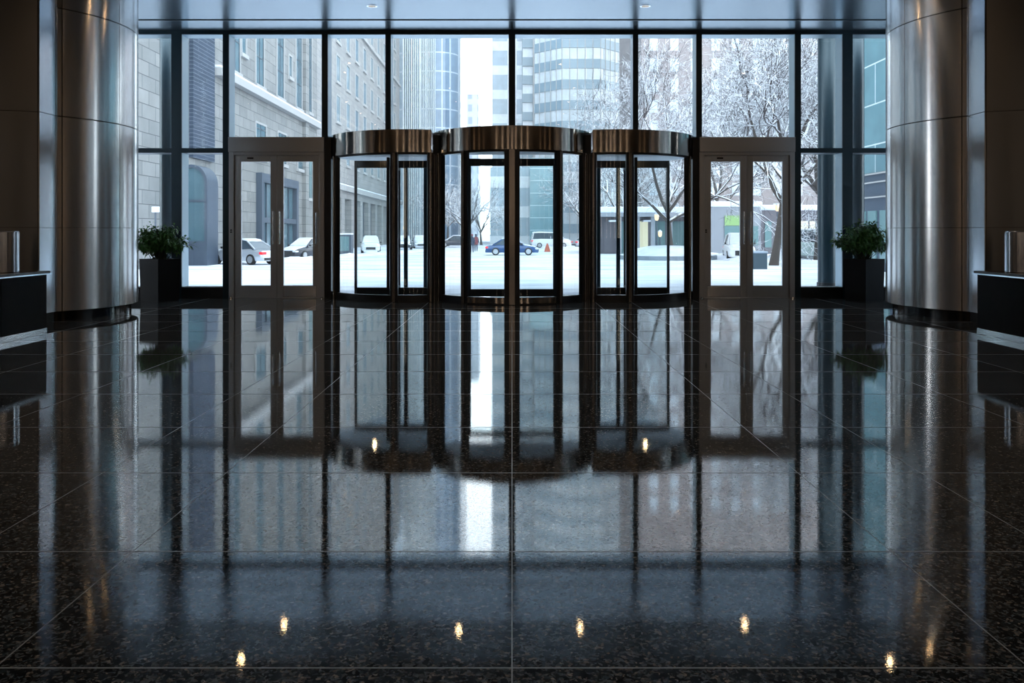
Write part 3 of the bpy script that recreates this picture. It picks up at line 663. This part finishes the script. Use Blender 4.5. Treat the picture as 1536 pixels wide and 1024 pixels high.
t = tower('banded_tower', 'pale tower with horizontal blue and white bands behind the middle mullion', [(atx(738, 172), 172), (atx(783, 172), 172), (atx(783, 172), 190), (atx(738, 172), 190)], 70, 'towerD')
MB().prism([(atx(784, 165), 165), (atx(801, 165), 165), (atx(801, 165), 185), (atx(784, 165), 185)], ZS, 64).build('stepped_wing', M['bandglass'], t)
sp = MB()
for i in range(17): sp.box(atx(783.5, 165), atx(801.5, 165), 164.4, 186, 2+i*3.6, 3.7+i*3.6)
sp.build('floor_bands', M['spandrel'], t)
# faceted round tower
ex_, ey_, er = 12.6, 160., 9.0
te = thing('round_tower', 'faceted round office tower with aqua bands and ribbon windows', 'tower', (ex_, ey_, ZS))
poly = [(ex_+er*math.cos(a), ey_+er*math.sin(a)) for a in [math.radians(-90-22.5+45*i) for i in range(8)]]
polyb = [(ex_+(er+.18)*math.cos(a), ey_+(er+.18)*math.sin(a)) for a in [math.radians(-90-22.5+45*i) for i in range(8)]]
MB().prism(poly, ZS, 70).build('glazing', M['bandglass'], te)
bd = MB()
for i in range(18): bd.prism(polyb, 1.4+i*3.75, 3.1+i*3.75)
bd.build('spandrels', M['spandrel'], te)
mb = MB()
for i in range(8):
    p, q = Vector(polyb[i]), Vector(polyb[(i+1) % 8])
    for k in range(5):
        c_ = p.lerp(q, k/5); mb.box(c_.x-.07, c_.x+.07, c_.y-.07, c_.y+.07, ZS, 70)
mb.build('mullions', M['ledge'], te)
# low blocks closing the street end
t = tower('glass_block', 'low blue green glass block at the far end of the street, behind the blue car', [(atx(795, 128), 128), (atx(845, 128), 128), (atx(845, 128), 138), (atx(795, 128), 138)], 13, 'tealglass')
t = tower('office_block', 'pale grey block at the far end of the street, left of the blue car roof', [(atx(735, 140), 140), (atx(800, 140), 140), (atx(800, 140), 150), (atx(735, 140), 150)], 12.5, 'towerD')

# brown brick building behind the trees
bf = thing('brick_building', 'brown brick building with pale windows behind the snowy trees on the right', 'building', (38, 130, ZS))
bx('wall', M['brown'], atx(962, 125), 62, 125, 150, ZS, 60, bf)
for r in range(12):
    for c_ in range(8):
        x = atx(968, 125)+.6+c_*3.1; z = 4+r*3.1
        MB().box(x, x+1.25, 124.92, 125.0, z, z+1.9).build('window', M['brownwin'], bf)
# right teal building, facade plane x = +17
br = thing('teal_building', 'teal glass building with sloping pale joints, seen past the right column', 'building', (25, 33, ZS))
bx('facade', M['tealglass'], 17, 40, 24, 41, 4.4, 46, br)
bx('shop_base', M['portal'], 17.05, 40, 24, 41, ZS, 4.4, br)
for z in (3.2, 3.9, 4.3): bx('shop_trim', M['ledge'], 16.93, 17.05, 24, 41, z, z+.07, br)
for y in (37.6, 38.9, 40.1): bx('shop_window', M['shopglass'], 16.98, 17.05, y, y+.9, .2, 2.6, br)

# ---------------- low pavilion with lit windows
pv = thing('pavilion', 'low shop pavilion with snow covered flat roof and lit windows', 'building', (15, 78, ZS))
YP = 76.
bx('back_volume', M['pav'], atx(890, YP), atx(1060, YP), YP+1.2, YP+10, ZS, 3.1, pv)
bx('roof', M['pav2'], atx(893, YP)-.4, atx(1052, YP), YP-.6, YP+10, 3.0, 3.35, pv); snowcap(atx(893, YP)-.45, atx(1052, YP), YP-.65, YP+10, 3.35, .55, pv)
bx('tall_volume', M['pav2'], atx(1060, YP), atx(1140, YP), YP-.2, YP+10, ZS, 3.9, pv); snowcap(atx(1058, YP), atx(1142, YP), YP-.4, YP+10, 3.9, .5, pv)
bx('end_volume', M['pav'], atx(1140, YP), atx(1240, YP), YP+.6, YP+10, ZS, 3.6, pv); snowcap(atx(1140, YP), atx(1242, YP), YP+.3, YP+10, 3.6, .5, pv)
for px in (928, 955, 978, 1004, 1040): bx('pillar', M['pav2'], atx(px, YP)-.12, atx(px, YP)+.25, YP-.2, YP+.1, ZS, 3.0, pv)
for a, b_, mt in ((908, 922, 'pav'), (931, 950, 'shopglass'), (958, 975, 'litwin'), (984, 1001, 'shopglass'), (1012, 1036, 'shopglass'), (1044, 1056, 'litwin')):
    bx('shopfront', M[mt], atx(a, YP), atx(b_, YP), YP+1.12, YP+1.2, ZS, 2.6, pv)
for a, b_, mt in ((1086, 1108, 'greenwin'), (1086, 1108, 'shopglass'), (1122, 1136, 'shopglass')):
    z0, z1 = (2.2, 3.1) if mt == 'greenwin' else (.4, 2.15); bx('shopfront', M[mt], atx(a, YP), atx(b_, YP), YP-.28, YP-.2, z0, z1, pv)
for a, b_ in ((1150, 1160), (1175, 1182), (1203, 1215), (1218, 1226)): bx('shopfront', M['litwin' if a > 1200 else 'shopglass'], atx(a, YP), atx(b_, YP), YP+.5, YP+.6, .2, 2.6, pv)
for a in (915, 965): bx('awning', M['snow'], atx(a, YP), atx(a+14, YP), YP-.1, YP+1.2, 2.55, 2.7, pv)

# ---------------- street lamps
def lantern(px, py, Y, label, tall=True):
    p = at(px, py, Y); t = thing('street_lantern', label, 'street lamp', (p.x, p.y, ZS))
    MB().tube([(p.x, p.y, ZS), (p.x, p.y, p.z-.3)], [.09, .05], 8).build('pole', M['portal'], t)
    MB().lathe(p.x, p.y, [(.09, p.z-.25), (.17, p.z-.1), (.18, p.z+.22)], 10).build('lamp_glass', M['lantern'], t)
    MB().lathe(p.x, p.y, [(.21, p.z+.22), (.04, p.z+.38)], 10).build('cap', M['snow'], t)
lantern(985, 326, 66, 'amber street lantern beside the tree in front of the pavilion')
lantern(1062, 316, 70, 'amber street lantern at the left edge of the right hinged doors')
lantern(1166, 312, 66, 'amber street lantern seen through the right hinged door')
lantern(990, 351, 74, 'short amber lantern in front of a lit shop window')
lantern(607, 342, 105, 'distant amber street lantern by the left cars')

# ---------------- trees
def tree(name, label, base, H, spread, seed, r0=.2, levels=5, lean=(0, 0), fork=.28, group='snowy street trees', nb=(3, 4), side=5):
    rnd = random.Random(seed); root = thing(name, label, 'tree', (base[0], base[1], base[2]), group)
    tr = MB(); br = MB()
    base = Vector(base)
    def curve(p, d, L, r, n, wob):
        pts = [p]; rs = [r]
        for i in range(n):
            d = (d+Vector((rnd.gauss(0, wob), rnd.gauss(0, wob), rnd.gauss(.02, wob*.8)))).normalized()
            p = p+d*L/n; pts.append(p); rs.append(r*(1-.55*(i+1)/n))
        return pts, rs, d
    th = H*fork
    pts, rs, d = curve(base-Vector((0, 0, .2)), Vector((lean[0], lean[1], 1)).normalized(), th+.2, r0, 4, .04)
    rs = [r0*(1.25 if i == 0 else 1-.12*i) for i in range(len(rs))]
    tr.tube(pts, rs, 10); top = pts[-1]
    def grow(p, d, L, r, lv):
        n = 5 if lv < 2 else 4
        pts, rs, dd = curve(p, d, L, r, n, .13+.03*lv)
        (tr if lv == 0 else br).tube(pts, rs, side if lv < 3 else 3, cap=False)
        if lv >= levels: return
        k = rnd.randint(*nb)+(1 if lv > 1 else 0)
        for i in range(k):
            t = rnd.uniform(.3, 1.0) if i else 1.0
            q = pts[min(n, max(1, int(round(t*n))))]
            az = rnd.uniform(0, 2*PI); a = rnd.uniform(.45, 1.0) if i else rnd.uniform(.1, .35)
            u = dd.orthogonal().normalized(); u.rotate(Matrix.Rotation(az, 3, dd))
            nd = (dd*math.cos(a)+u*math.sin(a)); nd.z += .06-.10*(lv > 2); nd.normalize()
            grow(q, nd, L*rnd.uniform(.58, .80), max(.014, r*rnd.uniform(.42, .6)), lv+1)
    k = 6
    for i in range(k):
        az = 2*PI*i/k+rnd.uniform(-.4, .4); tilt = rnd.uniform(.35, .95)*spread
        dirv = Vector((math.cos(az)*math.sin(tilt), math.sin(az)*math.sin(tilt), math.cos(tilt)))
        grow(pts[rnd.choice((-1, -1, -2))], dirv, H*.33*rnd.uniform(.85, 1.15), r0*.62, 0)
    tr.build('trunk', M['trunk'], root, smooth=True); br.build('branches', M['bark'], root)
    return root
tree('street_tree', 'snowy bare tree in a snow mound before the pavilion, forking low', (atx(1005, 62), 62, .5), 15, 1.15, 11, .25, 5, fork=.17)
tree('street_tree', 'largest snowy bare tree, nearest the glass on the right', (atx(1160, 50), 50, -.4), 17, 1.15, 23, .25, 5, lean=(.05, 0), fork=.30)
tree('street_tree', 'snowy bare tree behind the pavilion at its left end', (atx(930, 92), 92, -.4), 13, 1.0, 31, .25, 4)
tree('street_tree', 'snowy bare tree behind the pavilion roof, middle', (atx(1080, 92), 92, -.4), 20, 1.1, 37, .3, 5)
tree('street_tree', 'snowy bare tree at the far right, beside the pale green van', (atx(1228, 60), 60, -.4), 17, 1.1, 41, .3, 5)
tree('street_tree', 'small snowy bare tree at the far end of the street, left of the blue car', (atx(700, 105), 105, -.4), 10, .95, 43, .2, 4)
tree('street_tree', 'distant snowy tree beside the blue glass tower', (atx(672, 120), 120, -.4), 10, .9, 47, .2, 4)
tree('street_tree', 'distant snowy tree under the open sky', (atx(722, 130), 130, -.4), 9, .9, 53, .2, 4)
tree('street_tree', 'snowy tree behind the round corner shop, right of the middle door', (atx(880, 100), 100, -.4), 11, 1.0, 59, .25, 4)
# planted mound under the first tree
m = MB(); n = 40; cx_, cy_ = atx(1000, 62), 62
prof = [(3.6, -.4), (3.55, -.12), (3.2, -.02), (2.4, .35), (1.2, .58), (.02, .62)]
m.lathe(cx_, cy_, prof[1:], 36); mo = m.build('snow_mound', M['snow'], smooth=True); tag(mo, 'round snow covered bed around the trunk of the forking tree', 'snow mound')
m = MB(); m.lathe(cx_, cy_, [(3.65, -.4), (3.65, -.10), (3.4, -.10), (3.4, -.3)], 36); tag(m.build('bed_curb', M['curb']), 'grey stone ring curb round the snowy tree bed', 'curb')

# ---------------- cars
def car(label, paint, L, W, H, px, py, heading, kind='sedan', lamps=True, name='car', flip=False):
    gx, gy = gp(px, py); root = thing(name, label, name, (gx, gy, ZS), 'cars and vans in the street')
    mm = Matrix.Translation((gx, gy, ZS)) @ Matrix.Rotation(heading, 4, 'Z')
    def loft(secs, mat, nm, par=root, smooth=True):     # secs: [(x, [(y,z)...])]
        vs = []; fs = []; n = len(secs[0][1])
        for x, ps in secs:
            for (y, z) in ps: vs.append(mm @ Vector((x, y, z)))
        for i in range(len(secs)-1):
            for j in range(n): fs.append((i*n+j, i*n+(j+1) % n, (i+1)*n+(j+1) % n, (i+1)*n+j))
        fs += [tuple(range(n-1, -1, -1)), tuple(range((len(secs)-1)*n, len(secs)*n))]
        return MB().add(vs, fs).build(nm, M[mat], par, smooth=smooth)
    h = L/2; w_ = W/2; zb = .24
    if kind == 'sedan': deck = [(-h, .62, .80), (-h+.12, .82, .93), (-h*.55, .93, 1.0), (0, .92, 1.0), (h*.35, .90, 1.0), (h*.8, .76, .95), (h-.06, .62, .82), (h, .48, .74)]
    else: deck = [(-h, .80, .86), (-h+.10, 1.0, .95), (-h*.55, 1.05, 1.0), (0, 1.03, 1.0), (h*.45, 1.0, 1.0), (h*.85, .92, .96), (h-.06, .8, .86), (h, .6, .78)]
    if kind == 'sedan': deck = [(x, z*H/1.42, k) for x, z, k in deck]
    else: deck = [(x, z*H/1.7, k) for x, z, k in deck]
    def sec(x, zt, k):
        ww = w_*k; return (x, [(-ww*.93, zb), (-ww, zb+.15), (-ww, zt*.72), (-ww*.96, zt*.9), (-ww*.80, zt), (ww*.80, zt), (ww*.96, zt*.9), (ww, zt*.72), (ww, zb+.15), (ww*.93, zb)])
    body = loft([sec(*d) for d in deck], paint, 'body')
    zt = (deck[3][1])
    if kind == 'sedan': cab = [(-h*.72, zt-.02, .78), (-h*.38, H-.06, .66), (-h*.2, H, .66), (h*.08, H-.02, .66), (h*.42, zt-.02, .80)]
    elif kind == 'van': cab = [(-h*.97, zt-.02, .84), (-h*.90, H-.04, .78), (-h*.6, H, .78), (h*.30, H-.03, .76), (h*.62, zt-.02, .84)]
    else: cab = [(-h*.95, zt-.02, .84), (-h*.80, H-.06, .72), (-h*.5, H, .72), (h*.10, H-.03, .70), (h*.45, zt-.02, .84)]
    def csec(x, z, k, inset=0., drop=0.): return (x, [(-w_*.86+inset, zt-.05), (-w_*k+inset, z-drop), (w_*k-inset, z-drop), (w_*.86-inset, zt-.05)])
    loft([csec(*c_) for c_ in cab], 'carglass', 'cabin_glass', smooth=False)
    # roof skin and pillars
    rf = MB(); a, b_, c_ = cab[1], cab[2], cab[3]
    vs = []; secs = [(a[0]-.05, a[1]-.04, a[2]), a, b_, c_, (c_[0]+.06, c_[1]-.05, c_[2])]
    loft([(x, [(-w_*k-.015, z-.05), (-w_*k+.02, z+.03), (w_*k-.02, z+.03), (w_*k+.015, z-.05)]) for x, z, k in secs], paint, 'roof')
    pl = MB()
    for sg in (-1, 1):
        for (p, q) in ((cab[0], cab[1]), (cab[4], cab[3])): pl.tube([mm @ Vector((p[0], sg*w_*.86, p[1]+.0)), mm @ Vector((q[0], sg*w_*q[2], q[1]))], .05, 6)
        xm = -.1; pl.tube([mm @ Vector((xm, sg*(w_*.86+.005), zt)), mm @ Vector((xm, sg*(w_*.67+.0), H-.05))], .04, 6)
    pl.build('pillars', M[paint], root)
    # snow on roof, bonnet, boot, glass
    s1 = MB(); loft([(x, [(-w_*k*.97, z+.02), (-w_*k*.85, z+.11), (w_*k*.85, z+.11), (w_*k*.97, z+.02)]) for x, z, k in secs], 'snow', 'roof_snow')
    fx = [d for d in deck if d[0] > cab[4][0]-.1]
    loft([(x, [(-w_*k*.78, z-.01), (-w_*k*.7, z+.06), (w_*k*.7, z+.06), (w_*k*.78, z-.01)]) for x, z, k in [(cab[4][0]-.05, zt, 1.0)]+[(d[0], d[1]+.0, d[2]) for d in fx[:-1]]], 'snow', 'bonnet_snow')
    p, q = cab[4], cab[3]
    loft([(q[0]+.02, [(-w_*.64, q[1]-.06), (-w_*.64, q[1]+.08), (w_*.64, q[1]+.08), (w_*.64, q[1]-.06)]), (p[0]+.10, [(-w_*.78, p[1]-.02), (-w_*.78, p[1]+.10), (w_*.78, p[1]+.10), (w_*.78, p[1]-.02)])], 'snow', 'windscreen_snow')
    for sx2 in (-1, 1):
        for sy in (-1, 1):
            x = sx2*h*.62; y = sy*(w_-.10); r = .33
            wh = MB().tube([mm @ Vector((x, y-.12, r)), mm @ Vector((x, y+.12, r))], r, 20).build('wheel', M['tyre'], root)
            MB().tube([mm @ Vector((x, y+sy*.10, r)), mm @ Vector((x, y+sy*.135, r))], r*.66, 14).build('rim', M['rim'], wh)
    for sy in (-1, 1):
        mbq = lambda x0, x1, y0, y1, z0, z1: MB().box(x0, x1, min(sy*y0, sy*y1), max(sy*y0, sy*y1), z0, z1, mm)
        mbq(-h-.02, -h+.22, w_*.52, w_*.94, zt*.66, zt*.82).build('tail_lamp', M['redlamp'], root, bevel=.02)
        mbq(h-.30, h-.0, w_*.50, w_*.88, zt*.56, zt*.68).build('head_lamp', M['headlamp'], root, bevel=.03)
        mbq(h*.33, h*.40, w_*.98, w_*1.12, zt, zt+.14).build('mirror', M['trim'], root, bevel=.03)
    MB().box(h-.08, h+.03, -w_*.5, w_*.5, .34, zt*.62, mm).build('grille', M['trim'], root)
    MB().box(-h-.03, -h+.1, -w_*.7, w_*.7, .28, .44, mm).build('rear_bumper', M['trim'], root)
    return root
D = math.radians
car('silver sedan with lit red tail lamp behind the left hinged door', 'silver', 4.7, 1.85, 1.5, 366, 396, D(152))
car('black snow covered sedan facing the lobby, behind the left pair of doors', 'darkcar', 4.5, 1.85, 1.48, 460, 388, D(-114))
car('white snow covered hatchback seen from the front through the left revolving door', 'white', 4.2, 1.8, 1.55, 556, 379, D(-80), 'suv')
car('blue sedan with snow on its roof crossing the street, behind the middle door', 'blue', 4.55, 1.8, 1.42, 768, 382.5, D(0))
car('white snow covered off-roader facing the lobby, right of the street', 'white', 4.6, 1.95, 1.85, 1108, 389, D(-99), 'suv')
car('pale green van at the far right, beside a dark round column', 'greenpaint', 5., 2.0, 2.15, 1226, 388, D(-75), 'van', name='van')
car('dark parked car furthest left of the distant row by the stone building', 'darkcar', 4.5, 1.8, 1.5, 606, 374, D(-82))
car('grey parked car in the distant row by the stone building', 'silver', 4.5, 1.8, 1.5, 630, 372, D(-80), 'suv')
car('dark parked car at the far end of the row, left of the distant tree', 'darkcar', 4.5, 1.8, 1.5, 682, 370.5, D(190))
car('pale parked van behind the bonnet of the blue sedan', 'white', 5, 1.9, 1.95, 826, 371.5, D(5), 'van', name='van')
car('silver parked car right of the middle door by the pavilion', 'silver', 4.4, 1.8, 1.5, 884, 371, D(20))

# ---------------- street furniture
gx, gy = atx(1133, 43), 43.
sb_ = thing('street_bin', 'square dark grey street bin on the snow behind the right hinged doors', 'bin', (gx, gy, ZS))
bx('bin_body', M['bin'], gx-.50, gx+.50, gy-.4, gy+.4, ZS, .52, sb_, bevel=.02); bx('bin_lid', M['slush'], gx-.53, gx+.53, gy-.43, gy+.43, .52, .62, sb_, bevel=.03)
x2, y2 = gp(1078, 374); t = thing('street_bin', 'small distant grey bin left of the white off-roader', 'bin', (x2, y2, ZS)); bx('bin_body', M['bin'], x2-.5, x2+.5, y2-.3, y2+.3, ZS, .9, t, bevel=.02); snowcap(x2-.5, x2+.5, y2-.3, y2+.3, .9, .12, t)
x2, y2 = gp(821, 377.5); m = MB(); m.box(x2-.3, x2+.3, y2-.3, y2+.3, ZS, ZS+.05); m.lathe(x2, y2, [(.32, ZS+.05), (.22, ZS+.4), (.06, ZS+.85)], 14); tag(m.build('traffic_cone', M['cone']), 'faded orange cone on the snow right of the blue sedan', 'traffic cone')
# blue-grey kiosk by the left cars
x2, y2 = gp(516, 381); t = thing('street_kiosk', 'blue grey kiosk box with snow on top, left of the white hatchback', 'kiosk', (x2, y2, ZS))
bx('cabinet', M['portal'], x2-.75, x2+.75, y2-.5, y2+.5, ZS, 1.35, t, bevel=.03); bx('display', M['shopglass'], x2-.3, x2+.55, y2-.53, y2-.5, ZS+.3, 1.2, t); snowcap(x2-.78, x2+.78, y2-.5, y2+.5, 1.35, .15, t)
# small notice sign on a post, seen left of the planter
p = at(235, 314, 30); t = thing('notice_sign', 'small blank white notice on a slim post outside, left of the left shrub', 'sign', (p.x, p.y, -.13))
bx('board', M['sign'], p.x-.17, p.x+.17, p.y-.02, p.y+.0, p.z-.1, p.z+.1, t); bx('sign_post', M['portal'], p.x-.08, p.x-.03, p.y, p.y+.05, -.13, p.z-.08, t)
# exterior columns just outside the glass
for X0, Y0, r, lab in ((-9.35, 22.6, .19, 'slim dark steel column outside the glass, left of the left window pier'), (9.35, 22.6, .19, 'slim dark steel column outside the glass, right of the right window pier'), (atx(1241, 24.6), 24.6, .27, 'thick dark round column standing in the snow outside the right window')):
    t = thing('outdoor_column', lab, 'column', (X0, Y0, -.05)); MB().lathe(X0, Y0, [(r, -.1), (r, 9)], 28).build('shaft', M['mull'], t, smooth=True); MB().lathe(X0, Y0, [(r+.03, -.1), (r+.03, .12)], 28).build('base_ring', M['black'], t, smooth=True)
bx('facade_soffit', M['mull'], -16, 16, 21.0, 26.0, 8.8, 9.1); struct(bpy.data.objects['facade_soffit']); bpy.data.objects['facade_soffit'].name = 'trim_canopy'

# ---------------- people far down the street
def person(px, py, label, coat, seed):
    x, y = gp(px, py); t = thing('person', label, 'person', (x, y, ZS)); z = ZS
    pts = {'pel': (0, 0, .93), 'chest': (0, .02, 1.38), 'neck': (0, .02, 1.50), 'head': (0, .0, 1.66), 'hl': (-.09, 0, .9), 'kl': (-.10, -.08, .5), 'al': (-.10, .05, .08), 'tl': (-.1, -.1, .04), 'hr': (.09, 0, .9), 'kr': (.10, .02, .5), 'ar': (.1, .16, .09), 'tr': (.1, .02, .05), 'sl': (-.19, .02, 1.38), 'el': (-.26, .05, 1.1), 'wl': (-.24, -.08, .88), 'sr': (.19, .02, 1.38), 'er': (.26, .0, 1.1), 'wr': (.25, -.12, .9)}
    rad = {'pel': .16, 'chest': .17, 'neck': .07, 'head': .115, 'hl': .1, 'kl': .075, 'al': .05, 'tl': .04, 'hr': .1, 'kr': .075, 'ar': .05, 'tr': .04, 'sl': .085, 'el': .065, 'wl': .045, 'sr': .085, 'er': .065, 'wr': .045}
    ks = list(pts); ed = [('pel', 'chest'), ('chest', 'neck'), ('neck', 'head'), ('pel', 'hl'), ('hl', 'kl'), ('kl', 'al'), ('al', 'tl'), ('pel', 'hr'), ('hr', 'kr'), ('kr', 'ar'), ('ar', 'tr'), ('chest', 'sl'), ('sl', 'el'), ('el', 'wl'), ('chest', 'sr'), ('sr', 'er'), ('er', 'wr')]
    me = bpy.data.meshes.new('body'); me.from_pydata([pts[k] for k in ks], [(ks.index(a), ks.index(b)) for a, b in ed], []); o = bpy.data.objects.new('body', me); COL.objects.link(o); o.parent = t
    md = o.modifiers.new('skin', 'SKIN')
    if me.skin_vertices:
        for i, k in enumerate(ks): me.skin_vertices[0].data[i].radius = (rad[k], rad[k])
        me.skin_vertices[0].data[0].use_root = True
    o.modifiers.new('sub', 'SUBSURF').levels = 1; me.materials.append(M['coat'])
    m = MB(); m.lathe(x, y, [(.235, ZS+.72), (.215, ZS+1.0), (.225, ZS+1.3), (.20, ZS+1.46), (.09, ZS+1.52)], 16); m.build('coat', M[coat], t, smooth=True)
    m = MB(); m.lathe(x, y-.01, [(.13, ZS+1.64), (.125, ZS+1.74), (.06, ZS+1.81)], 14); m.build('hat', M['coat2' if coat == 'coat' else 'coat'], t, smooth=True)
person(708, 379, 'person in a dark coat walking at the far left of the blue sedan', 'coat', 1)
person(714, 377, 'person in a maroon coat walking just left of the blue sedan', 'coat2', 2)

# ---------------- falling-snow haze in the street
hz = bx('haze', pm('haze', (1, 1, 1)), -160, 160, 48, 420, ZS-.2, 90); hz.name = 'haze'
hm = hz.data.materials[0].node_tree; hm.nodes.clear(); ho = hm.nodes.new('ShaderNodeOutputMaterial'); vs_ = hm.nodes.new('ShaderNodeVolumeScatter')
vs_.inputs['Color'].default_value = (.93, .97, 1, 1); vs_.inputs['Density'].default_value = .0021; vs_.inputs['Anisotropy'].default_value = .2
hm.links.new(vs_.outputs[0], ho.inputs['Volume']); tag(hz, 'pale snowy haze filling the street outside', 'haze', kind='stuff')
